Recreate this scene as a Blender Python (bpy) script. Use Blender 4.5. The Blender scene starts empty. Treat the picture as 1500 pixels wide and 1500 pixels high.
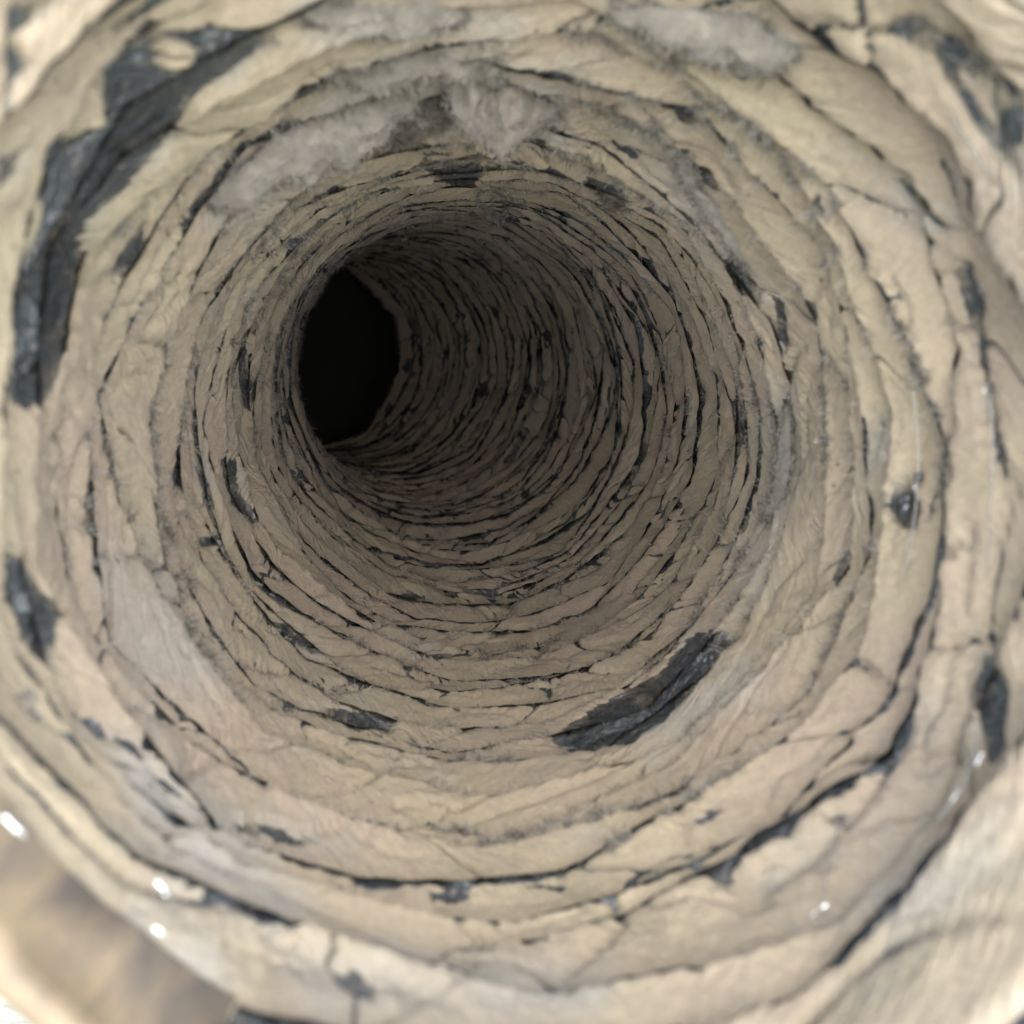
import bpy, math, random
import numpy as np
from mathutils import Matrix, Vector, Euler

random.seed(7)
rng = np.random.default_rng(7)
U = 0.05                     # duct radius in metres; all shapes below are in duct radii
PI2 = 2 * math.pi
scn = bpy.context.scene
col = scn.collection

# ------------------------------------------------------------------ camera
PITCH = 36.0
cam_h = 0.38
cd = bpy.data.cameras.new('camera')
cd.sensor_width = 36; cd.lens = 36
cd.clip_start = 0.002; cd.clip_end = 200
cd.dof.use_dof = True
cd.dof.focus_distance = 4.4 * U
cd.dof.aperture_fstop = 29
cam = bpy.data.objects.new('camera', cd); col.objects.link(cam)
ROT = Euler((math.radians(90 - PITCH), 0, 0)).to_matrix()
cam.matrix_world = Matrix.Translation((0, 0, cam_h)) @ ROT.to_4x4()
scn.camera = cam

# ------------------------------------------------------------------ sky and sun
w = bpy.data.worlds.new('World'); scn.world = w; w.use_nodes = True
nt = w.node_tree
bg = nt.nodes['Background']
sky = nt.nodes.new('ShaderNodeTexSky'); sky.sky_type = 'NISHITA'; sky.sun_disc = False
SUN_EL = math.radians(43)
sky.sun_elevation = SUN_EL; sky.sun_rotation = math.radians(170)   # behind the camera
sky.air_density = 1.0; sky.dust_density = 0.6; sky.ozone_density = 0.6
nt.links.new(sky.outputs[0], bg.inputs[0]); bg.inputs[1].default_value = 0.06
sd = bpy.data.lights.new('sun', 'SUN'); sd.energy = 1.5; sd.angle = math.radians(98)
sd.color = (1.0, 0.95, 0.86)
sun = bpy.data.objects.new('sun', sd); col.objects.link(sun)
sdir = Vector((0.13, -math.cos(SUN_EL), math.sin(SUN_EL))).normalized()
sun.rotation_euler = sdir.to_track_quat('Z', 'Y').to_euler()
sun.location = sdir * 3
scn.view_settings.view_transform = 'Standard'; scn.view_settings.look = 'None'
scn.view_settings.exposure = 2.72; scn.view_settings.gamma = 1
scn.render.resolution_x = 1024; scn.render.resolution_y = 1024
scn.cycles.max_bounces = 5; scn.cycles.diffuse_bounces = 1; scn.cycles.transmission_bounces = 3; scn.cycles.glossy_bounces = 2

# ------------------------------------------------------------------ noise
def _h(ix, iy, iz, seed):
    n = (ix.astype(np.int64) * 374761393 + iy.astype(np.int64) * 668265263 + iz.astype(np.int64) * 2147483647 + seed * 974711) & 0xffffffff
    n = ((n ^ (n >> 13)) * 1274126177) & 0xffffffff
    n = ((n ^ (n >> 16)) * 2246822519) & 0xffffffff
    return ((n ^ (n >> 15)) & 0xffffff) / float(0xffffff)
def vn(p, sc, seed=0):
    q = np.asarray(p) * sc
    i = np.floor(q).astype(np.int64); f = q - i
    f = f * f * (3 - 2 * f)
    x, y, z = i[..., 0], i[..., 1], i[..., 2]; fx, fy, fz = f[..., 0], f[..., 1], f[..., 2]
    r = 0
    for a in (0, 1):
        for b in (0, 1):
            for c in (0, 1):
                wgt = (fx if a else 1 - fx) * (fy if b else 1 - fy) * (fz if c else 1 - fz)
                r = r + wgt * _h(x + a, y + b, z + c, seed)
    return r * 2 - 1
def fbm(p, sc, o=3, seed=0, g=0.5):
    r = 0; a = 1.0; t = 0
    for k in range(o):
        r = r + a * vn(p, sc * 2.03 ** k, seed + 17 * k); t += a; a *= g
    return r / t
def v1(x, seed):
    x = np.asarray(x, float); i = np.floor(x).astype(np.int64); f = x - i; f = f * f * (3 - 2 * f); z = i * 0
    return (_h(i, z, z, seed) * (1 - f) + _h(i + 1, z, z, seed) * f) * 2 - 1

# ------------------------------------------------------------------ duct axis (camera frame, -z into the duct)
ctrl = np.array([
    (0.11, 0.12, 0.85), (0.10, 0.12, 1.20), (0.045, 0.125, 1.75), (-0.050, 0.125, 2.3), (-0.10, 0.20, 3.1), (-0.12, 0.36, 4.0),
    (-0.23, 0.56, 5.0), (-0.38, 0.78, 6.0), (-0.60, 0.98, 7.0), (-0.91, 1.17, 8.0), (-1.33, 1.34, 9.0),
    (-1.88, 1.52, 9.85), (-2.7, 1.64, 10.4), (-3.8, 1.7, 10.9)])
ctrl[:, 2] *= -1
def catmull(P, n=24):
    out = []
    for i in range(1, len(P) - 2):
        a, b, c, d = P[i - 1], P[i], P[i + 1], P[i + 2]
        for t in np.linspace(0, 1, n, endpoint=False):
            out.append(0.5 * ((2 * b) + (-a + c) * t + (2 * a - 5 * b + 4 * c - d) * t * t + (-a + 3 * b - 3 * c + d) * t ** 3))
    return np.array(out)
AX = catmull(ctrl)
for _ in range(6): AX[1:-1] = (AX[:-2] + AX[1:-1] * 2 + AX[2:]) / 4
seg = np.linalg.norm(np.diff(AX, axis=0), axis=1); AS = np.concatenate([[0], np.cumsum(seg)])
AT = np.gradient(AX, axis=0); AT /= np.linalg.norm(AT, axis=1)[:, None]
SMAX = AS[np.argmin(np.abs(AX[:, 0] + 1.80))]     # pleats end here, a dark chamber follows
ABY = np.tile(np.array([0, 1.0, 0]), (len(AX), 1)); ABY -= AT * (ABY * AT).sum(1)[:, None]; ABY /= np.linalg.norm(ABY, axis=1)[:, None]
ABX = np.cross(ABY, -AT)
def lerp_ax(A, s): return np.stack([np.interp(s, AS, A[:, k]) for k in range(3)], -1)
def tube(s, th, r):
    """point at arc length s, angle th (0 = right, counterclockwise), radius r"""
    c = lerp_ax(AX, s); x = lerp_ax(ABX, s); y = lerp_ax(ABY, s); t = lerp_ax(AT, s)
    over = np.minimum(s, 0)[..., None] * t
    return c + over + (x * np.cos(th)[..., None] + y * np.sin(th)[..., None]) * r[..., None]
def pix(P):
    z = -P[..., 2]; z = np.where(z < 0.05, 0.05, z)
    return np.stack([750 + 1500 * P[..., 0] / z, 750 - 1500 * P[..., 1] / z], -1)
def hit(px, py, rad=0.93):
    """surface point seen at a photo pixel -> (s, theta, point)"""
    d = np.array([(px - 750) / 1500, -(py - 750) / 1500, -1.0])
    for t in np.arange(0.9, 13, 0.01):
        p = d * t
        k = np.argmin(((AX - p) ** 2).sum(1)); v = p - AX[k]; v = v - AT[k] * (v @ AT[k])
        if np.linalg.norm(v) > rad:
            return AS[k], math.atan2(v @ ABY[k], v @ ABX[k]), p
    return AS[k], 0.0, p

# ------------------------------------------------------------------ pleat helix: tau = turns along the helix
S0 = 0.055
PH = 4.19
crest_s = [S0]; 
while crest_s[-1] < SMAX + 0.1:
    z = crest_s[-1]
    crest_s.append(crest_s[-1] + (0.166 + 0.052 * rng.uniform(-1, 1)) * (1.0 if z < 3.5 else 0.94))
NT = len(crest_s) - 2
kk = [0.0]
while kk[-1] < NT + 1.5: kk.append(kk[-1] + rng.uniform(0.04, 0.125))
kk = np.array(kk); kk3 = kk + 0.011; ks = rng.uniform(-1, 1, len(kk)); kr = rng.uniform(-1, 1, len(kk)); kr2 = rng.uniform(-1, 1, len(kk))
def base_s(tau):
    return np.interp(tau, np.arange(len(crest_s)), crest_s)
def S_crest(tau):
    return base_s(tau) + 0.064 * np.interp(tau, kk, ks) + 0.008 * v1(tau * 17, 5)
def S_jit(tau):
    return (1 + .8 * np.clip((tau - 12) / 12, 0, 1)) * (0.012 * v1(tau * 31, 5) + 0.014 * v1(tau * 75, 15) + 0.011 * v1(tau * 170, 16))
def chord(tau, kn, amt):
    i = np.clip(np.searchsorted(kn, tau) - 1, 0, len(kn) - 2)
    half = (kn[i + 1] - kn[i]) * math.pi; mid = (kn[i + 1] + kn[i]) / 2
    c = np.cos(half) / np.cos((tau - mid) * PI2)
    return 1 - (1 - c) * amt
def R_crest(tau):
    far = np.clip(tau / 14, 0, 1)
    deep = np.clip((tau - 15) / 12, 0, 1)
    return (0.925 - (0.028 + .016 * v1(tau * 2.7, 21)) * deep + 0.034 * np.interp(tau, kk, kr) * (1 - .3 * far)) * chord(tau, kk, .9 * (1 - .5 * far))
def R_valley(tau):
    return (1.020 + 0.018 * np.interp(tau, kk, kr2)) * chord(tau, kk3, .7)
VC = 0.8
def film(tau, v):
    """returns s, r and the inward normal (ns, nr) of the pleated film; turn from crest(tau) to crest(tau+1)"""
    sa = S_crest(tau) - 0.06; sb = S_crest(tau + 1); ra = R_valley(tau); rb = R_crest(tau + 1)
    rc = R_valley(tau + 1)
    f = np.clip(v / VC, 0, 1); g = np.clip((v - VC) / (1 - VC), 0, 1)
    bow = 0.022 * np.sin(np.pi * f) * (0.4 + 0.6 * v1(tau * 5.3, 9))
    s = np.where(v <= VC, sa + (sb - sa) * f, sb - 0.06 * g)
    r = np.where(v <= VC, ra + (rb - ra) * f - bow, rb + (rc - rb) * g)
    jit = S_jit(tau + 1); s = s + jit * f ** 16 * (1 - g)
    ds, dr = (sb - sa), (rb - ra)
    L = np.sqrt(ds * ds + dr * dr)
    return s, r, dr / L, -ds / L
def fold_line(th, s):
    """0 on thin diagonal fold lines, negative off them"""
    a = vn(np.stack([np.cos(th) * 1.5, np.sin(th) * 1.5, s * 3.6 + 1.6 * np.sin(th * 2.0 + 1.0)], -1), 1.0, 310)
    b = vn(np.stack([np.cos(th) * 1.7, np.sin(th) * 1.7, s * 4.2 - 1.9 * np.sin(th * 1.0 + 2.0)], -1), 1.0, 311)
    return -np.minimum(np.abs(a), np.abs(b))
def film_pt(tau, v, h=0.0):
    s, r, ns, nr = film(tau, v)
    th = PI2 * tau + PH
    big = 1 + 0.012 * np.sin(2 * th + s * 0.8) + 0.012 * v1(s * 0.9, 77)
    P = tube(s + ns * h, th, (r * big + nr * h))
    crease = (1 - np.abs(vn(np.stack([np.cos(th) * 2.3 + 5, np.sin(th) * 2.3, s * 3.1 + 1.3 * np.sin(th * 2 + s)], -1), 1.0, 300))) ** 5
    face = np.clip((VC - v) / .1, 0, 1) * np.clip(v / .1, 0, 1)
    crease = np.maximum(crease, 1.5 * np.clip(fold_line(th, s) / .12 + 1, 0, 1))
    P = P + (0.004 * fbm(P, 9, 2, 3))[..., None]
    c = lerp_ax(AX, s); o = P - c; o /= np.linalg.norm(o, axis=-1)[..., None]
    return P + o * (0.014 * crease * face)[..., None]

# ------------------------------------------------------------------ helpers
def mesh_obj(name, V, F, mat, parent=None, smooth=True, attrs=None, origin=(0, 0, 0)):
    me = bpy.data.meshes.new(name)
    V = np.asarray(V, dtype=np.float32) * U; F = np.asarray(F, dtype=np.int32)
    n = F.shape[1]
    me.vertices.add(len(V)); me.vertices.foreach_set('co', V.ravel())
    me.loops.add(F.size); me.loops.foreach_set('vertex_index', F.ravel())
    me.polygons.add(len(F)); me.polygons.foreach_set('loop_start', np.arange(0, F.size, n, dtype=np.int32))
    me.polygons.foreach_set('loop_total', np.full(len(F), n, dtype=np.int32))
    me.update(calc_edges=True)
    if smooth: me.polygons.foreach_set('use_smooth', np.ones(len(F), dtype=bool))
    if attrs:
        for k, a in attrs.items():
            at = me.attributes.new(k, 'FLOAT', 'POINT'); at.data.foreach_set('value', np.asarray(a, dtype=np.float32))
    me.materials.append(mat)
    o = bpy.data.objects.new(name, me); col.objects.link(o)
    if parent is not None: o.parent = parent
    return o
def grid_faces(nu, nv):
    i = np.arange(nu - 1)[:, None] * nv + np.arange(nv - 1)[None, :]
    return np.stack([i, i + nv, i + nv + 1, i + 1], -1).reshape(-1, 4)
def tag(o, label, cat, group=None, kind=None):
    if label: o['label'] = label
    if cat: o['category'] = cat
    if group: o['group'] = group
    if kind: o['kind'] = kind
    return o
def compact(V, F, attrs):
    used = np.unique(F); m = np.full(len(V), -1); m[used] = np.arange(len(used))
    return V[used], m[F], {k: a[used] for k, a in attrs.items()}

# ------------------------------------------------------------------ materials
def new_mat(name):
    m = bpy.data.materials.new(name); m.use_nodes = True
    n = m.node_tree; n.nodes.clear()
    out = n.nodes.new('ShaderNodeOutputMaterial'); b = n.nodes.new('ShaderNodeBsdfPrincipled')
    n.links.new(b.outputs[0], out.inputs[0])
    return m, n, b
def N(n, t, **kw):
    x = n.nodes.new(t)
    for k, v in kw.items():
        if k.startswith('i_'): x.inputs[k[2:].replace('_', ' ')].default_value = v
        else: setattr(x, k, v)
    return x
def ramp(n, src, stops):
    r = n.nodes.new('ShaderNodeValToRGB'); e = r.color_ramp.elements
    while len(e) < len(stops): e.new(0.5)
    for k, (p, c) in enumerate(stops):
        e[k].position = p; e[k].color = (c, c, c, 1) if isinstance(c, (int, float)) else (*c, 1)
    n.links.new(src, r.inputs[0]); return r
def noise(n, vec, scale, detail=4, rough=0.55, dist=0.0):
    x = N(n, 'ShaderNodeTexNoise'); x.inputs['Scale'].default_value = scale; x.inputs['Detail'].default_value = detail
    x.inputs['Roughness'].default_value = rough; x.inputs['Distortion'].default_value = dist
    n.links.new(vec, x.inputs['Vector']); return x.outputs['Fac']
def mix(n, f, a, b, mode='MIX'):
    x = N(n, 'ShaderNodeMix', data_type='RGBA', blend_type=mode)
    for sock, v in ((x.inputs[0], f), (x.inputs[6], a), (x.inputs[7], b)):
        if isinstance(v, (int, float)): sock.default_value = v
        elif isinstance(v, tuple): sock.default_value = (*v, 1)
        else: n.links.new(v, sock)
    return x.outputs[2]
def math_n(n, op, a, b=None):
    x = N(n, 'ShaderNodeMath', operation=op)
    for k, v in enumerate((a, b)):
        if v is None: continue
        if isinstance(v, (int, float)): x.inputs[k].default_value = v
        else: n.links.new(v, x.inputs[k])
    return x.outputs[0]

def lint_material(name, tint=(1, 1, 1), grey=0.0):
    m, n, b = new_mat(name)
    tc = N(n, 'ShaderNodeTexCoord').outputs['Object']
    T = lambda c: tuple(c[k] * tint[k] for k in range(3))
    tan, pink, olive, gr, pale = T((.40, .332, .232)), T((.395, .318, .24)), T((.385, .33, .225)), T((.35, .325, .275)), T((.58, .52, .37))
    c = mix(n, ramp(n, noise(n, tc, 28, 3), [(.42, 0), (.62, 1)]).outputs[0], tan, pink)
    c = mix(n, ramp(n, noise(n, tc, 19, 3, .6, .6), [(.50, 0), (.68, 1)]).outputs[0], c, olive)
    at = N(n, 'ShaderNodeAttribute', attribute_name='wear').outputs['Fac']
    g1 = math_n(n, 'ADD', noise(n, tc, 60, 6, .7), math_n(n, 'MULTIPLY', at, 0.22))
    c = mix(n, ramp(n, g1, [(.56 - grey, 0), (.74 - grey, .85)]).outputs[0], c, gr)
    dst = N(n, 'ShaderNodeAttribute', attribute_name='dusting').outputs['Fac']
    c = mix(n, math_n(n, 'MULTIPLY', dst, .8), c, mix(n, noise(n, tc, 90, 4, .7), T((.27, .255, .22)), T((.45, .43, .39))))
    c = mix(n, ramp(n, noise(n, tc, 150, 5, .7, .4), [(.60, 0), (.74, .55)]).outputs[0], c, pale)
    # fine felted fibre mottling and soot specks
    c = mix(n, .6, c, ramp(n, noise(n, tc, 1100, 3, .8), [(.30, .72), (.62, 1.0)]).outputs[0], 'MULTIPLY')
    c = mix(n, ramp(n, noise(n, tc, 520, 4, .7, .8), [(.62, 0), (.72, .35)]).outputs[0], c, (.17, .15, .12))
    sp = N(n, 'ShaderNodeTexVoronoi'); sp.inputs['Scale'].default_value = 330; n.links.new(tc, sp.inputs['Vector'])
    spk = ramp(n, sp.outputs['Distance'], [(.05, 1), (.13, 0)]).outputs[0]
    spm = ramp(n, noise(n, tc, 70, 2), [(.52, 0), (.62, .7)]).outputs[0]
    c = mix(n, mix(n, 1.0, spk, spm, 'MULTIPLY'), c, (.12, .085, .06))
    n.links.new(c, b.inputs['Base Color'])
    b.inputs['Roughness'].default_value = .95; b.inputs['Specular IOR Level'].default_value = .12
    b.inputs['Sheen Weight'].default_value = .12; b.inputs['Sheen Roughness'].default_value = .6
    # relief: felt, creases
    h1 = noise(n, tc, 480, 6, .8, .2)
    wv = N(n, 'ShaderNodeTexVoronoi', feature='DISTANCE_TO_EDGE'); wv.inputs['Scale'].default_value = 95
    dn = N(n, 'ShaderNodeVectorMath', operation='ADD'); nz = N(n, 'ShaderNodeTexNoise'); nz.inputs['Scale'].default_value = 120
    n.links.new(tc, nz.inputs['Vector']); sc = N(n, 'ShaderNodeVectorMath', operation='SCALE'); sc.inputs['Scale'].default_value = .012
    n.links.new(nz.outputs['Color'], sc.inputs[0]); n.links.new(tc, dn.inputs[0]); n.links.new(sc.outputs[0], dn.inputs[1])
    n.links.new(dn.outputs[0], wv.inputs['Vector'])
    cr = ramp(n, wv.outputs['Distance'], [(0.0, 0), (.05, 1)]).outputs[0]
    bp1 = N(n, 'ShaderNodeBump'); bp1.inputs['Strength'].default_value = .5; bp1.inputs['Distance'].default_value = .0014
    n.links.new(h1, bp1.inputs['Height'])
    bp2 = N(n, 'ShaderNodeBump'); bp2.inputs['Strength'].default_value = .18; bp2.inputs['Distance'].default_value = .0008
    n.links.new(cr, bp2.inputs['Height']); n.links.new(bp1.outputs[0], bp2.inputs['Normal'])
    n.links.new(bp2.outputs[0], b.inputs['Normal'])
    return m
LINT = lint_material('felted_lint')
def film_material():
    m, n, b = new_mat('dark_film')
    tc = N(n, 'ShaderNodeTexCoord').outputs['Object']
    c = mix(n, noise(n, tc, 40, 3), (.032, .038, .041), (.070, .078, .082))
    d = ramp(n, noise(n, tc, 110, 7, .75, .5), [(.56, 0), (.76, .7)]).outputs[0]
    c = mix(n, d, c, (.27, .22, .155))
    du = N(n, 'ShaderNodeAttribute', attribute_name='dust').outputs['Fac']
    dd = ramp(n, math_n(n, 'ADD', noise(n, tc, 300, 6, .8), math_n(n, 'MULTIPLY', du, .20)), [(.62, 0), (.80, .9)]).outputs[0]
    c = mix(n, dd, c, (.30, .255, .19))
    d2 = ramp(n, noise(n, tc, 900, 4, .7), [(.58, 0), (.68, .5)]).outputs[0]
    c = mix(n, d2, c, (.25, .22, .18))
    n.links.new(c, b.inputs['Base Color'])
    rr = ramp(n, noise(n, tc, 160, 5, .7), [(.42, .12), (.64, .55)]).outputs[0]
    n.links.new(rr, b.inputs['Roughness'])
    bp = N(n, 'ShaderNodeBump'); bp.inputs['Strength'].default_value = .9; bp.inputs['Distance'].default_value = .003
    n.links.new(noise(n, tc, 130, 4, .6, 1.2), bp.inputs['Height']); n.links.new(bp.outputs[0], b.inputs['Normal'])
    return m
FILM = film_material()
def plain(name, c, rough=.5, metal=0, spec=.5, var=0.0, sc=300, trans=0):
    m, n, b = new_mat(name)
    tc = N(n, 'ShaderNodeTexCoord').outputs['Object']
    if var:
        cc = mix(n, noise(n, tc, sc, 5, .7), tuple(x * (1 - var) for x in c), tuple(min(1, x * (1 + var)) for x in c))
        n.links.new(cc, b.inputs['Base Color'])
    else: b.inputs['Base Color'].default_value = (*c, 1)
    b.inputs['Roughness'].default_value = rough; b.inputs['Metallic'].default_value = metal
    b.inputs['Specular IOR Level'].default_value = spec; b.inputs['Transmission Weight'].default_value = trans
    return m
WIRE = plain('wire_steel', (.20, .19, .175), .45, .7)
CLEAR = plain('clear_plastic', (.6, .6, .57), .12, 0, .9, trans=.7)
FIB = [plain('fibre_grey', (.36, .34, .30), .9, var=.25, sc=90), plain('fibre_dark', (.14, .125, .10), .9, var=.3, sc=90),
       plain('fibre_pale', (.58, .53, .44), .85, var=.15), plain('fibre_red', (.33, .15, .12), .8)]
m_, n_, b_ = new_mat('end_band_brown')
tc = N(n_, 'ShaderNodeTexCoord').outputs['Object']
mp = N(n_, 'ShaderNodeMapping'); mp.inputs['Scale'].default_value = (1, 1, .15); n_.links.new(tc, mp.inputs[0])
cc = mix(n_, ramp(n_, noise(n_, mp.outputs[0], 120, 5, .6), [(.38, 0), (.62, 1)]).outputs[0], (.10, .085, .07), (.27, .205, .125))
n_.links.new(cc, b_.inputs['Base Color']); b_.inputs['Roughness'].default_value = .6
BAND = m_
m_, n_, b_ = new_mat('pale_concrete')
tc = N(n_, 'ShaderNodeTexCoord').outputs['Object']
cc = mix(n_, ramp(n_, noise(n_, tc, 30, 6, .7), [(.38, 0), (.6, 1)]).outputs[0], (.26, .27, .22), (.50, .50, .41))
n_.links.new(cc, b_.inputs['Base Color']); b_.inputs['Roughness'].default_value = .9
bp = N(n_, 'ShaderNodeBump'); bp.inputs['Distance'].default_value = .004; n_.links.new(noise(n_, tc, 120, 6), bp.inputs['Height']); n_.links.new(bp.outputs[0], b_.inputs['Normal'])
GROUND = m_

# ------------------------------------------------------------------ ground
g = mesh_obj('ground', np.array([(-100, -100, 0), (100, -100, 0), (100, 100, 0), (-100, 100, 0)]) / U, [[0, 1, 2, 3]], GROUND, smooth=False)
tag(g, 'pale rough concrete ground outside the duct mouth', None, kind='structure')

# ------------------------------------------------------------------ the duct
duct = bpy.data.objects.new('flexible_duct', None); col.objects.link(duct)
duct.matrix_world = cam.matrix_world.copy()
duct.empty_display_size = .05
tag(duct, 'pleated dark plastic flexible duct seen from its mouth, coated inside with cracked tan lint', 'duct')
def thing_from(o):
    o.matrix_world = cam.matrix_world.copy(); return o

# pleated film: one long helical sheet
nu_per = 420; nv = 11
taus = np.arange(0, nu_per * NT) / nu_per; vs = np.array([0, .07, .15, .25, .35, .45, .55, .65, .73, .79, .815, .86, .92, 1.0])
Tg, Vg = np.meshgrid(taus, vs, indexing='ij')
# drop resolution in the far part
P = film_pt(Tg, Vg)
FILM_GRID = (P, len(taus), len(vs))

# ------------------------------------------------------------------ bare patches (photo outlines laid on the film)
BARE = [
    [(52, 300), (18, 420), (10, 590), (60, 600), (98, 520), (108, 430), (130, 322), (185, 275), (258, 192), (275, 150), (300, 130), (400, 62), (385, 38), (215, 40), (140, 95), (145, 180), (85, 195), (60, 215)],
    [(0, 0), (0, 62), (30, 50), (75, 0)],
    [(40, 210), (20, 250), (0, 275), (0, 235)],
    [(0, 45), (45, 95), (10, 130), (0, 150)],
    [(160, 425), (158, 395), (180, 365), (205, 320), (216, 330), (205, 375), (185, 395)],
    [(803, 1085), (835, 1108), (925, 1092), (975, 1060), (1045, 985), (1068, 925), (1015, 928), (960, 990), (880, 1030)],
    [(470, 1038), (500, 1036), (583, 1052), (570, 1072), (520, 1072), (490, 1055)],
    [(1297, 742), (1310, 712), (1335, 702), (1350, 740), (1345, 775), (1322, 768)],
    [(1060, 385), (1075, 360), (1108, 420), (1115, 440), (1080, 428)],
    [(985, 155), (1015, 160), (1025, 176), (1000, 180)],
    [(0, 800), (25, 815), (60, 860), (88, 895), (75, 985), (40, 960), (10, 900), (0, 880)],
    [(322, 670), (345, 672), (350, 720), (385, 765), (370, 770), (335, 735)],
    [(283, 680), (300, 690), (315, 745), (305, 750)],
    [(285, 790), (325, 780), (322, 798), (295, 800)],
    [(505, 225), (545, 205), (600, 200), (580, 215), (530, 232)],
    [(690, 190), (800, 200), (798, 213), (700, 200)],
    [(620, 245), (700, 235), (712, 255), (690, 275), (640, 268)],
    [(925, 690), (940, 655), (955, 650), (950, 668), (930, 705)],
    [(735, 678), (770, 625), (778, 628), (750, 675)],
    [(560, 870), (600, 868), (635, 876), (600, 882)],
    [(340, 1210), (380, 1208), (460, 1235), (430, 1240), (385, 1222), (350, 1222)],
    [(1432, 470), (1442, 430), (1455, 560), (1478, 700), (1470, 700), (1440, 560)],
    [(1320, 265), (1345, 280), (1395, 335), (1370, 330)],
    [(1398, 400), (1420, 380), (1445, 440), (1440, 500), (1425, 480)],
    [(1430, 1000), (1445, 960), (1485, 1000), (1470, 1120), (1450, 1130), (1435, 1070)],
    [(1215, 1200), (1240, 1192), (1245, 1210), (1222, 1215)],
    [(380, 905), (420, 915), (480, 960), (455, 955), (410, 930)],
    [(600, 955), (690, 960), (640, 968)],
    [(30, 1010), (50, 1000), (52, 1075), (38, 1070)],
    [(480, 1430), (520, 1425), (550, 1450), (545, 1470), (500, 1455)],
    [(1290, 45), (1330, 20), (1420, 60), (1500, 130), (1500, 150), (1430, 110), (1400, 100), (1440, 160), (1500, 250), (1500, 270), (1420, 170), (1370, 80)],
    [(1455, 160), (1500, 140), (1500, 215), (1470, 215)],
    [(1015, 245), (1040, 240), (1062, 280), (1040, 275)],
    [(1325, 515), (1345, 520), (1350, 570), (1338, 560)],
    [(1215, 850), (1240, 800), (1250, 810), (1230, 870)],
    [(345, 520), (358, 480), (368, 560), (362, 600), (352, 590)],
    [(860, 260), (905, 272), (918, 292), (885, 292)],
    [(1130, 430), (1150, 440), (1158, 500), (1148, 520), (1140, 480)],
    [(1075, 600), (1080, 560), (1098, 640), (1090, 660)],
]
BARE = [np.array(b, float) for b in BARE]
KEEP = [np.array([(228, 75), (240, 58), (275, 62), (282, 85), (262, 100), (235, 98)], float)]
GREY = [
    ([(300, 320), (340, 240), (430, 170), (520, 80), (700, 60), (840, 110), (830, 210), (700, 190), (560, 200), (430, 260), (360, 330)], 1.0),
    ([(1130, 560), (1165, 570), (1175, 700), (1140, 800), (1105, 820), (1120, 700)], .9),
    ([(1080, 800), (1150, 760), (1130, 880), (1080, 900)], .7),
    ([(150, 1060), (230, 1120), (330, 1190), (450, 1340), (400, 1370), (250, 1290), (190, 1200)], 1.0),
    ([(140, 780), (220, 850), (330, 960), (300, 1040), (200, 1000), (140, 900)], .6),
    ([(430, 0), (760, 0), (760, 40), (560, 50), (450, 60)], .9), ([(900, 0), (1160, 60), (1140, 90), (960, 50)], .9),
    ([(900, 170), (960, 170), (1010, 260), (1100, 400), (1080, 420), (980, 300)], .8),
    ([(400, 1400), (560, 1390), (900, 1440), (880, 1500), (450, 1500)], .7), ([(1260, 1290), (1450, 1230), (1500, 1280), (1300, 1400)], .6),
    ([(940, 1080), (1100, 960), (1120, 1000), (960, 1120)], .9)]
GREY = [(np.array(p, float), a) for p, a in GREY]
def poly_sd(Q, poly):
    """signed distance, negative inside"""
    x, y = Q[:, 0], Q[:, 1]; d = np.full(len(Q), 1e9); ins = np.zeros(len(Q), bool)
    for i in range(len(poly)):
        a, b = poly[i - 1], poly[i]; e = b - a
        wv = Q - a; t = np.clip((wv @ e) / (e @ e), 0, 1); dd = wv - t[:, None] * e
        d = np.minimum(d, (dd ** 2).sum(1))
        c = ((a[1] > y) != (b[1] > y)) & (x < (b[0] - a[0]) * (y - a[1]) / (b[1] - a[1] + 1e-12) + a[0])
        ins ^= c
    return np.sqrt(d) * np.where(ins, -1, 1)
def grey_at(P):
    Q = pix(P).reshape(-1, 2); out = np.zeros(len(Q))
    for po, amt in GREY:
        lo, hi = po.min(0) - 30, po.max(0) + 30
        m = (Q[:, 0] > lo[0]) & (Q[:, 0] < hi[0]) & (Q[:, 1] > lo[1]) & (Q[:, 1] < hi[1])
        if m.any(): out[m] = np.maximum(out[m], amt * np.clip(.5 - poly_sd(Q[m], po) / 50, 0, 1))
    return out.reshape(P.shape[:-1])
def bare_sd(P):
    Q = pix(P).reshape(-1, 2); z = -P.reshape(-1, 3)[:, 2]
    sd_ = np.full(len(Q), 99.0)
    for po in BARE:
        lo, hi = po.min(0) - 20, po.max(0) + 20
        m = (Q[:, 0] > lo[0]) & (Q[:, 0] < hi[0]) & (Q[:, 1] > lo[1]) & (Q[:, 1] < hi[1])
        if m.any():
            sd_[m] = np.minimum(sd_[m], poly_sd(Q[m], po))
    for po in KEEP:
        lo, hi = po.min(0) - 20, po.max(0) + 20
        m = (Q[:, 0] > lo[0]) & (Q[:, 0] < hi[0]) & (Q[:, 1] > lo[1]) & (Q[:, 1] < hi[1])
        if m.any(): sd_[m] = np.maximum(sd_[m], -poly_sd(Q[m], po))
    return sd_.reshape(P.shape[:-1])

P, na_, nb_ = FILM_GRID
sd0 = bare_sd(P)
mesh_obj('pleated_film', P.reshape(-1, 3), grid_faces(na_, nb_), FILM, duct, attrs={'dust': np.clip(1 + sd0 / 16, 0, 1).reshape(-1) * (sd0.reshape(-1) < 50)})

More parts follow.
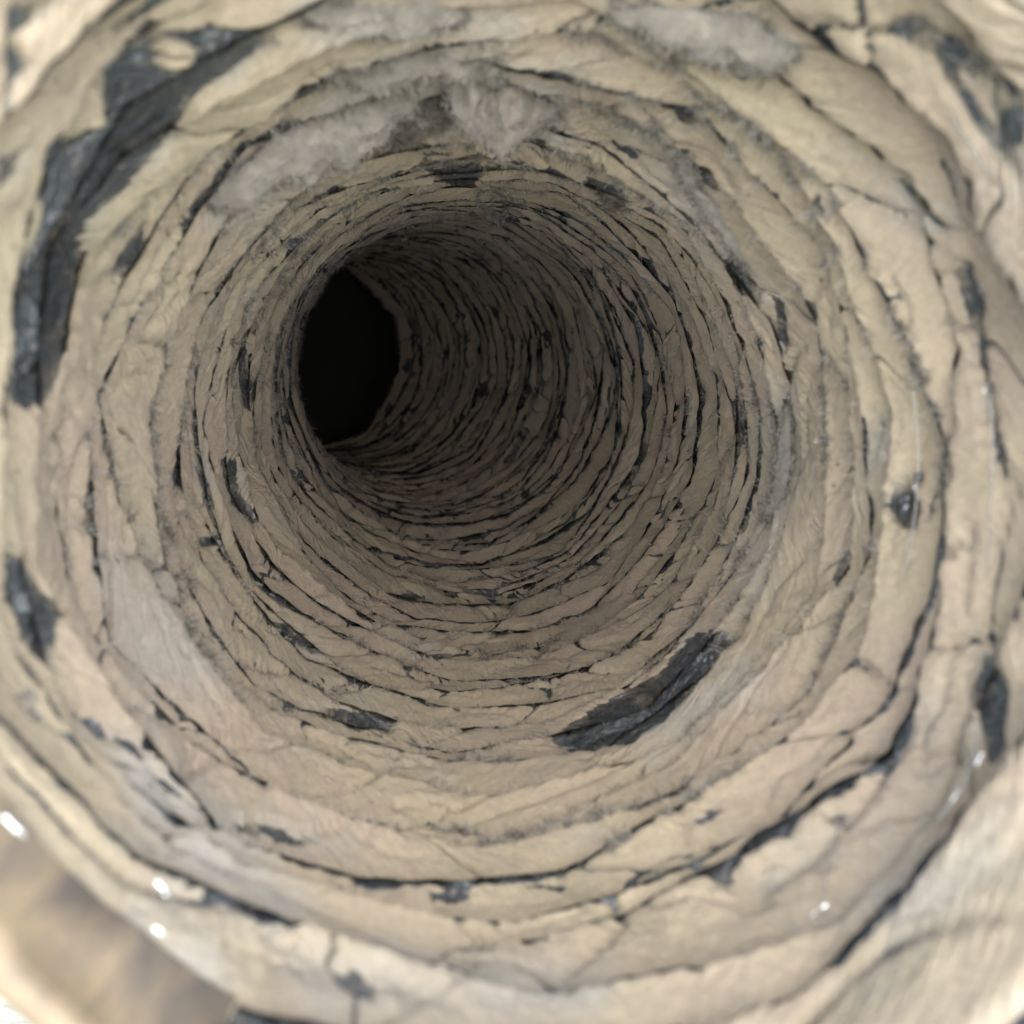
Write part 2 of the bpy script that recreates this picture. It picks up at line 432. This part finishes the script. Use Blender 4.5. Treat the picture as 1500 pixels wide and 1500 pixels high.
# ------------------------------------------------------------------ lint plates along the helix
cuts = [0.02]
while cuts[-1] < NT - 0.3:
    cuts.append(cuts[-1] + rng.uniform(0.08, 0.30))
slant = rng.uniform(-1, 1, len(cuts)); slant = np.sign(slant) * (0.035 + 0.10 * np.abs(slant))
gapw = rng.uniform(0.0002, 0.0011, len(cuts))
rest_V, rest_F, rest_W = [], [], []; nrest = 0
edge_pts = []          # places for stray fibres
plates = 0
def cut_line(j, v):
    return cuts[j] + slant[j] * (v - 0.4) + 0.006 * v1(v * 7 + j * 13.1, 40) + 0.0012 * v1(v * 29 + j * 5.7, 41)
for j in range(len(cuts) - 1):
    tm = 0.5 * (cuts[j] + cuts[j + 1]); s_here = float(base_s(tm + .5)); zz = max(1.35, 1.27 + s_here)
    if s_here < 9.6: per, rows = min(1300, 3800 / zz), int(np.clip(62 / zz, 11, 24))
    else: per, rows = 160, 7
    n_u = max(8, int((cuts[j + 1] - cuts[j]) * per))
    u = np.linspace(0, 1, n_u); vv = np.linspace(0, 1, rows) ** 0.9
    Ug, Wg = np.meshgrid(u, vv, indexing='ij')
    tau0 = cuts[j] + (cuts[j + 1] - cuts[j]) * Ug
    lip = 0.30 * v1(tau0 * 6.1, 50) + 0.30 * v1(tau0 * 27, 51) + 0.22 * v1(tau0 * 90, 52) + 0.16 * v1(tau0 * 260, 53)
    vb = VC - 0.024 - .016 * min(1, max(0, (zz - 2.0) / 3)) + 0.095 * lip            # mostly short of the crest, here and there over it
    vb = np.minimum(vb, VC + 0.002)
    va = 0.06 + 0.03 * v1(tau0 * 13, 54)
    V_ = va + (vb - va) * Wg
    L = cut_line(j, V_) + gapw[j]; Rr = np.maximum(cut_line(j + 1, V_) - gapw[j + 1], L + .003)
    T_ = L + (Rr - L) * Ug
    P0 = film_pt(T_, V_)
    # rim distance in duct radii
    width = (cuts[j + 1] - cuts[j]) * PI2
    du = np.minimum(Ug, 1 - Ug) * width; dv = np.minimum((1 - Wg) * 0.22, Wg * .3 + .02)
    ed = np.minimum(du, dv)
    prof = np.clip(ed / 0.012, 0, 1) ** 0.6
    tilt = rng.uniform(-1, 1) * 0.010 * (Ug - .5) + rng.uniform(0, 1) ** 2 * 0.014 * Wg
    th_ = 0.010 + 0.004 * rng.uniform(-1, 1)
    low = fbm(P0, 4.5, 3, 60); fine = fbm(P0, 34, 3, 61, .6); vf = vn(P0, 150, 62)
    sdp = bare_sd(P0) + 6.5 * fbm(P0, 16, 3, 63, .6) * np.clip(3 / zz, .4, 1.6) + 2 * vn(P0, 110, 64)
    # extra small random bald spots
    thb = PI2 * T_ + PH; bald = fbm(np.stack([np.cos(thb) * 4.0, np.sin(thb) * 4.0, film(T_, V_)[0] * 13], -1), 1.0, 3, 65, .6) + 0.16 * vn(P0, 60, 66)
    bt = 0.62 - 0.26 * min(1, max(0, (zz - 4.5) / 4))
    sdp = np.minimum(sdp, (bt - bald) * 80)
    angp = (np.degrees(PI2 * T_ + PH) - 222 + 180) % 360 - 180
    if cuts[j] < 1.3: sdp = np.where(T_ < 1, np.minimum(sdp, (V_ - .40 * np.exp(-(angp / 42) ** 2)) * 60), sdp)
    tb = np.clip(sdp / 7.0, 0, 1) ** .5
    H = (th_ * prof + tilt * prof + 0.007 * (low + .2) * prof + 0.0065 * fine * prof + 0.0028 * vf + 0.006 * np.clip(vn(P0, 75, 67) - .25, 0, 1) * np.clip(1 - ed / .05, 0, 1)) * (0.25 + .75 * tb) + 0.002
    H = np.maximum(H, 0.0015)
    # groove network across the plate
    thg = PI2 * T_ + PH; sg = film(T_, V_)[0]
    fl_ = fold_line(thg, sg) + .012 * vn(P0, 45, 72)
    on = np.clip(fbm(P0, 2.6, 2, 71) * 4 + 1.0, 0, 1)
    H0 = H
    H = H - .022 * np.clip((fl_ + .026) / .018, 0, 1) * on
    gr = 1 - np.abs(fbm(np.stack([np.cos(thg) * 2.2, np.sin(thg) * 2.2, sg * 8.5], -1), 1.0, 3, 70, .6)) * 1.5
    H = H - .018 * np.clip((gr - .91) / .06, 0, 1) * np.clip(fbm(P0, 2.9, 2, 73) * 4 + .6, 0, 1)
    H = np.maximum(H, np.minimum(H0, .0006 + .0022 * fine))
    H = np.where(sdp < 1.5, np.minimum(H, sdp * 0.004 - .0005), H)
    H = np.maximum(H, -.012)
    H[0, :] = -0.002; H[-1, :] = -0.002; H[:, 0] = -0.002; H[:, -1] = -0.003
    Pg = film_pt(T_, V_, H)
    # rim curls a hair inward so its thickness shows
    F = grid_faces(n_u, rows)
    dead = (sdp.reshape(-1) < -3)
    F = F[~(dead[F].sum(1) >= 4)]
    if len(F) == 0: continue
    V3 = Pg.reshape(-1, 3)
    wear = np.clip(1 - sdp / 12, 0, 1) * (sdp < 60) * .6 + np.clip(1 - ed / .010, 0, 1) * .35
    greyv = np.clip(grey_at(P0) * (1 + .8 * fbm(P0, 8, 3, 80)), 0, 1)
    V3, F, A = compact(V3, F, {'wear': wear.reshape(-1), 'dusting': greyv.reshape(-1)})
    if plates < 300:
        plates += 1
        mesh_obj('lint_plate', V3, F, LINT, duct, attrs=A)
    else:
        rest_V.append(V3); rest_F.append(F + nrest); rest_W.append(A['wear']); nrest += len(V3)
    if s_here < 9:
        k = max(2, int(n_u * .22))
        ii = rng.integers(1, n_u - 1, k)
        ii = ii[(sdp[ii, rows - 2] > 3) & (-Pg[ii, rows - 2, 2] > 2.1)]
        e1 = Pg[ii, rows - 2]; edge_pts.append(e1)
if rest_V:
    o = mesh_obj('lint_coat', np.concatenate(rest_V), np.concatenate(rest_F), LINT, duct, attrs={'wear': np.concatenate(rest_W)})
    o['kind'] = 'stuff'
edge_pts = np.concatenate(edge_pts)

# ------------------------------------------------------------------ wire coil inside the film crest, showing in places
def sweep(path, rad, ns=6):
    path = np.asarray(path, float); T = np.gradient(path, axis=0); T /= np.linalg.norm(T, axis=1)[:, None] + 1e-12
    ref = np.tile(np.array([0, 0, 1.0]), (len(path), 1)); ref[np.abs(T[:, 2]) > .9] = (1, 0, 0)
    A = np.cross(T, ref); A /= np.linalg.norm(A, axis=1)[:, None]; B = np.cross(T, A)
    a = np.linspace(0, PI2, ns, endpoint=False)
    rad = np.broadcast_to(np.asarray(rad, float), (len(path),))
    V = path[:, None] + (A[:, None] * np.cos(a)[None, :, None] + B[:, None] * np.sin(a)[None, :, None]) * rad[:, None, None]
    i = np.arange(len(path) - 1)[:, None] * ns; k = np.arange(ns)[None, :]; k2 = (k + 1) % ns
    F = np.stack([i + k, i + k2, i + ns + k2, i + ns + k], -1).reshape(-1, 4)
    return V.reshape(-1, 3), F
tw = np.linspace(6.2, NT - 1.2, int(160 * (NT - 1)))
Pw = film_pt(tw, np.full_like(tw, VC + .02), -0.013)
V_, F_ = sweep(Pw, .006, 5)
mesh_obj('wire_coil', V_, F_, WIRE, duct)

# dark chamber the far end opens into
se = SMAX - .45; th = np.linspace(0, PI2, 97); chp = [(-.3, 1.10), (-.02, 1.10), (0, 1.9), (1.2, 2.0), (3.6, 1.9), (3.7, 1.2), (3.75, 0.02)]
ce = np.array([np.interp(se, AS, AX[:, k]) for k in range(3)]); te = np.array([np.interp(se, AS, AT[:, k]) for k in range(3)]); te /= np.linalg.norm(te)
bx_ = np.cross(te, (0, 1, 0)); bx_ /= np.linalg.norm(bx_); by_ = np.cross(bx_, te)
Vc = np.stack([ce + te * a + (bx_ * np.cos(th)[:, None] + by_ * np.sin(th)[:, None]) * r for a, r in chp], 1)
HOLE = plain('hole_black', (.014, .013, .010), .8, var=.9, sc=25)  # near-black colour carries the darkness of the unlit hole
mesh_obj('end_chamber', Vc.reshape(-1, 3), grid_faces(97, len(chp)), HOLE, duct)

# end band: brown fold at the cut mouth, widest inside at the lower left
tb_ = np.linspace(0, 1, 420); th = PI2 * tb_ + PH; e0 = S_crest(tb_) - .06
dang = (np.degrees(th) - 222 + 180) % 360 - 180
win = np.exp(-(dang / 42) ** 2)
Vb = []
for q in (.42, .40, .34, .26, .18, .08, 0.0):
    vq = (q + .02 * v1(tb_ * 19 + q * 9, 94)) * win if q > 0 else 0 * win
    Vb.append(film_pt(tb_, np.maximum(vq, 0), .004 + (.010 + .004 * v1(tb_ * 60 + q * 3, 95)) * win * (q < .5)))
rv0 = R_valley(tb_)
for ds_, dr_ in ((-.012, .012), (.0, .03), (.05, .034), (.14, .02)):
    Vb.append(tube(e0 + ds_, th, (rv0 + dr_) * (1 + .012 * np.sin(2 * th + e0 * 0.8) + .012 * v1(e0 * .9, 77))))
Vb = np.stack(Vb, 1)
mesh_obj('end_band', Vb.reshape(-1, 3), grid_faces(len(th), 11), BAND, duct)

# ------------------------------------------------------------------ fibres
def fibres(starts, dirs, lens, wid, segs=3, curl=.8):
    n = len(starts); P = [starts]; d = dirs / (np.linalg.norm(dirs, axis=1)[:, None] + 1e-9)
    side = np.cross(d, rng.normal(size=(n, 3))); side /= np.linalg.norm(side, axis=1)[:, None] + 1e-9
    for k in range(segs):
        P.append(P[-1] + d * (lens / segs)[:, None])
        d = d + rng.normal(size=(n, 3)) * curl * .5; d /= np.linalg.norm(d, axis=1)[:, None]
    P = np.stack(P, 1)                                    # n, segs+1, 3
    wd = np.linspace(1, .25, segs + 1)[None, :, None] * wid
    A = P + side[:, None] * wd; B = P - side[:, None] * wd
    V = np.stack([A, B], 2).reshape(-1, 3)
    b0 = np.arange(n)[:, None] * (segs + 1) * 2 + np.arange(segs)[None, :] * 2
    F = np.stack([b0, b0 + 1, b0 + 3, b0 + 2], -1).reshape(-1, 4)
    return V, F
def stray(pts, n, ln, wid, mat, curl=.9, name='stray_fibres', parent=None):
    i = rng.integers(0, len(pts), n); st = pts[i] + rng.normal(size=(n, 3)) * .006
    z = -st[:, 2]
    inward = -(st - np.stack([np.interp(z, -AX[::-1, 2][::-1], AX[:, k]) if False else np.interp(z, -AX[:, 2], AX[:, k]) for k in range(3)], -1))
    inward[:, 2] = 0; inward /= np.linalg.norm(inward, axis=1)[:, None] + 1e-9
    d = inward * .5 + rng.normal(size=(n, 3)) * .8
    V, F = fibres(st, d, rng.uniform(.3, 1, n) ** 1.5 * ln, wid, curl=curl)
    o = mesh_obj(name, V, F, mat, parent, smooth=False); o['kind'] = 'stuff'; return o
near = edge_pts[(-edge_pts[:, 2] < 8)]
fuzz_w = fbm(near, 3.0, 2, 400); fuzzy = near[fuzz_w > .12]
stray(near, 22000, .040, .0009, FIB[0], parent=duct)
stray(near, 22000, .032, .0011, FIB[1], parent=duct)
stray(fuzzy, 30000, .055, .0011, FIB[1], curl=1.3, parent=duct)
stray(fuzzy, 14000, .065, .0009, FIB[0], curl=1.3, parent=duct)
stray(near, 2500, .05, .0007, FIB[2], parent=duct)
redz = near[(-near[:, 2] > 3) & (-near[:, 2] < 7)]
clus = redz[rng.integers(0, len(redz), 9)]
stray(clus, 60, .09, .0007, FIB[3], name='red_fibres', parent=duct, curl=.5)

# ------------------------------------------------------------------ grey fluff clumps
def fluff_material(name, a, b2):
    m, n, b = new_mat(name)
    tc = N(n, 'ShaderNodeTexCoord').outputs['Object']
    c = mix(n, ramp(n, noise(n, tc, 130, 5, .65), [(.35, 0), (.65, 1)]).outputs[0], a, b2)
    c = mix(n, ramp(n, noise(n, tc, 45, 3), [(.55, 0), (.75, .6)]).outputs[0], c, (.40, .31, .23))
    n.links.new(c, b.inputs['Base Color']); b.inputs['Roughness'].default_value = 1; b.inputs['Specular IOR Level'].default_value = .05
    b.inputs['Sheen Weight'].default_value = .3
    bp = N(n, 'ShaderNodeBump'); bp.inputs['Strength'].default_value = .9; bp.inputs['Distance'].default_value = .0015
    n.links.new(noise(n, tc, 320, 6, .8, .8), bp.inputs['Height']); n.links.new(bp.outputs[0], b.inputs['Normal'])
    return m
FLUFF = fluff_material('grey_fluff', (.27, .24, .195), (.38, .345, .29))
FLUFFD = fluff_material('dark_fluff', (.17, .155, .13), (.30, .28, .25))
FFIB = plain('fluff_fibre', (.33, .31, .27), .9, var=.15, sc=60)
def clump(pxs, wid, hgt, label, nf=3000, mat=FLUFF, seed=0, fl=.05, group=None):
    """pxs: photo pixels along the clump; it lies on the pleats along them"""
    pts, nrm = [], []
    hs = [hit(x, y, .90) for x, y in pxs]
    S = np.array([h[0] for h in hs]); TH = np.unwrap(np.array([h[1] for h in hs]))
    t = np.linspace(0, len(hs) - 1, 140)
    s = np.interp(t, range(len(hs)), S); th = np.interp(t, range(len(hs)), TH)
    na = 36; a = np.linspace(0, PI2, na, endpoint=False)
    w_ = np.interp(t, range(len(hs)), wid) * (1 + .25 * v1(t * 2.2, seed + 1))
    tap = np.sin(np.pi * np.clip(t / (len(hs) - 1), 0.01, .99)) ** .4
    w_ = w_ * tap; h_ = hgt * tap * (1 + .2 * v1(t * 2.1, seed + 3))
    Sg = s[:, None] + np.cos(a)[None] * w_[:, None]
    Rg = .905 - np.sin(a)[None] * h_[:, None] * np.where(np.sin(a) < 0, .5, 1)[None]
    Pc = tube(Sg, np.repeat(th[:, None], na, 1), Rg)
    ctr = tube(s, th, np.full_like(s, .905))[:, None]
    d = Pc - ctr
    dn_ = d / (np.linalg.norm(d, axis=-1)[..., None] + 1e-6)
    Pc = Pc + dn_ * (tap[:, None] * hgt * (.40 * fbm(Pc, 7, 2, seed + 5, .5) + .30 * vn(Pc * np.array([1, 1, 1.6]), 15, seed + 6) + .16 * vn(Pc * np.array([1, 1, 1.6]), 34, seed + 7)))[..., None]
    V = Pc.reshape(-1, 3)
    i = np.arange(139)[:, None] * na; k = np.arange(na)[None]; k2 = (k + 1) % na
    F = np.stack([i + k, i + k2, i + na + k2, i + na + k], -1).reshape(-1, 4)
    o = mesh_obj('lint_clump', V, F, mat); thing_from(o)
    tag(o, label, 'lint clump', group)
    if nf:
        def hair(n_, side, mat_, ln, wd, cu):
            pool = np.nonzero(side(np.tile(a, len(t))))[0]
            idx = pool[rng.integers(0, len(pool), n_)]; nr = (Pc - ctr).reshape(-1, 3)[idx]
            nr /= np.linalg.norm(nr, axis=1)[:, None] + 1e-9
            st = V[idx] + rng.normal(size=(n_, 3)) * .006
            V2, F2 = fibres(st, nr * .5 + rng.normal(size=(n_, 3)), rng.uniform(.3, 1, n_) * ln, wd, curl=cu)
            f = mesh_obj('loose_fibres', V2, F2, mat_, o, smooth=False); f['kind'] = 'stuff'
        m1 = FFIB if mat is FLUFF else FIB[1]
        hair(int(nf * .9), lambda q: q > -9, m1, fl * .6, .0012, 2.2)
        hair(int(nf * .7), lambda q: np.cos(q) > .55, FIB[1], fl * .9, .0012, 1.8)  # dark fibres on the deep side colour in the shade under the clump
    return o
clump([(310, 300), (370, 255), (430, 215), (500, 185), (560, 165), (610, 145)], [.05, .09, .13, .15, .14, .10], .075, 'long pale grey fluff roll slumping down the upper left wall towards the top', 6000, seed=100)
clump([(655, 130), (690, 142), (725, 158), (770, 162), (810, 170)], [.07, .12, .14, .11, .05], .095, 'round white-grey fluff tuft hanging at the top just right of centre', 4500, seed=120)
clump([(470, 95), (520, 100), (560, 98), (620, 82), (690, 85), (740, 98)], [.03, .05, .07, .05, .05, .03], .05, 'thin grey fluff strip along the pleat above the two big clumps', 3500, seed=140)
clump([(440, 15), (500, 20), (560, 18), (620, 12), (680, 14)], [.03, .05, .05, .04, .03], .05, 'blurred pale fluff at the top edge near the mouth', 2500, seed=150)
clump([(900, 15), (980, 35), (1060, 55), (1120, 78), (1160, 85)], [.03, .05, .05, .05, .02], .05, 'blurred pale fluff streak at the upper right near the mouth', 2500, seed=160)
clump([(1150, 600), (1145, 660), (1140, 720), (1120, 760)], [.03, .045, .04, .02], .018, 'flat grey fluff smear on the right wall', 3000, seed=170)
clump([(960, 185), (1000, 240), (1020, 280), (1065, 340), (1095, 390)], [.02, .035, .035, .04, .02], .022, 'narrow fluff line running down the upper right wall', 3000, seed=180)
clump([(560, 200), (600, 172), (640, 155), (665, 152)], [.03, .05, .05, .02], .05, 'dark tangled fibre knot between the two big top clumps', 4500, FLUFFD, seed=190, fl=.08)
clump([(870, 262), (900, 280), (925, 300)], [.02, .04, .02], .03, 'small dark brown fibre knot on the upper right pleats', 2500, FLUFFD, seed=200, fl=.08)
clump([(700, 285), (720, 305), (735, 318), (745, 300)], [.03, .05, .06, .02], .05, 'small tan fluff drip under the top of the deeper pleats', 1500, seed=210)

# ------------------------------------------------------------------ glossy strands and glints of clear plastic
def strand(pxs, rad, lift=.0, label=None, name='plastic_strand', r0=.90):
    hs = [hit(x, y, r0) for x, y in pxs]
    S = np.array([h[0] for h in hs]); TH = np.unwrap(np.array([h[1] for h in hs]))
    t = np.linspace(0, len(hs) - 1, 14 * len(hs)); s = np.interp(t, range(len(hs)), S); th = np.interp(t, range(len(hs)), TH)
    P = tube(s, th, np.full_like(s, r0 - lift)); P[1:-1] = (P[:-2] + P[1:-1] * 2 + P[2:]) / 4
    rads = rad * .3 * np.clip(np.sin(np.pi * np.clip(t / (len(hs) - 1), .02, .98)) * 3, .3, 1)
    V, F = sweep(P, rads, 8)
    o = mesh_obj(name, V, F, CLEAR); thing_from(o); tag(o, label, 'strand', 'clear plastic strands lying on the pleats'); return o
strand([(1338, 540), (1345, 640), (1342, 720), (1335, 790), (1322, 850)], .006, label='clear glossy strand crossing the bare spot on the right wall')
strand([(1452, 560), (1455, 660), (1448, 750), (1438, 850)], .006, label='clear strand beside the dark slit at the right edge')
strand([(1385, 160), (1412, 200), (1450, 250), (1480, 290)], .006, label='clear glinting strand at the upper right near the mouth')
strand([(1203, 585), (1202, 640), (1195, 690), (1180, 730)], .005, label='short clear strand on the right wall by the grey smear')
strand([(1440, 1080), (1430, 1120), (1405, 1165), (1370, 1205)], .009, label='bright glinting strand at the lower right wall')
strand([(1228, 1205), (1215, 1250), (1205, 1330), (1195, 1340)], .006, label='bent clear strand ending in a glint at the lower right')


# ------------------------------------------------------------------ glossy film bulges, and small bright bits added as glints
SHINY = plain('glossy_film', (.045, .05, .055), .10, 0, .9, var=.3, sc=200)
GLINT = plain('glint_bit', (.9, .9, .88), .12, .85, .5)  # bright metallic bits added to stand in for highlights on the film
def blob(px, py, a_, b_, c_, rot, mat, name, r0=.925, seed=0):
    """lumpy half-sunk ellipsoid on the wall: a_ along the wall, b_ across, c_ inwards"""
    s_, th_, p = hit(px, py, r0)
    x = np.array([np.interp(s_, AS, ABX[:, k]) for k in range(3)]); y = np.array([np.interp(s_, AS, ABY[:, k]) for k in range(3)])
    t = np.array([np.interp(s_, AS, AT[:, k]) for k in range(3)])
    inn = -(x * math.cos(th_) + y * math.sin(th_)); tan = np.cross(inn, t)
    u, v = tan * math.cos(rot) + t * math.sin(rot), -tan * math.sin(rot) + t * math.cos(rot)
    n1, n2 = 15, 24
    ph = np.linspace(0.02, math.pi - .02, n1)[:, None]; la = np.linspace(0, PI2, n2)[None]
    D = (np.sin(ph) * np.cos(la))[..., None] * u * a_ + (np.sin(ph) * np.sin(la))[..., None] * v * b_ + (np.cos(ph) + 0 * la)[..., None] * inn * c_
    la_m = D * (1 + .30 * vn(D, 1.3 / max(b_, .004), 500 + seed) [..., None])
    la_m[:, -1] = la_m[:, 0]
    return mesh_obj(name, (p + la_m).reshape(-1, 3), grid_faces(n1, n2), mat, duct)
blob(1325, 742, .034, .020, .016, .2, SHINY, 'film_bulge', .90, 1)
blob(1345, 700, .012, .010, .010, 0, SHINY, 'film_bulge', .90, 2)
blob(515, 1445, .030, .014, .012, .5, SHINY, 'film_bulge', .95, 3)
blob(1228, 1203, .010, .008, .008, .5, SHINY, 'film_bulge', .91, 4)
for k, (x_, y_, a_, b_) in enumerate([(1434, 1112, .014, .005), (1400, 1165, .016, .004), (1207, 1328, .009, .004), (1196, 1336, .008, .003), (236, 1298, .011, .005), (232, 1363, .009, .004), (243, 1310, .006, .004),
                                      (1106, 885, .007, .003), (1340, 714, .006, .005), (1195, 645, .010, .002), (22, 1212, .024, .006), 
                                      (530, 1200, .004, .002), (318, 1032, .004, .002), (126, 962, .004, .003), (1442, 572, .006, .003)]):
    blob(x_, y_, a_ * .95, b_ * .62, min(a_, b_) * .7, random.uniform(-.4, .4), GLINT, 'glint_bit', .895, 10 + k)
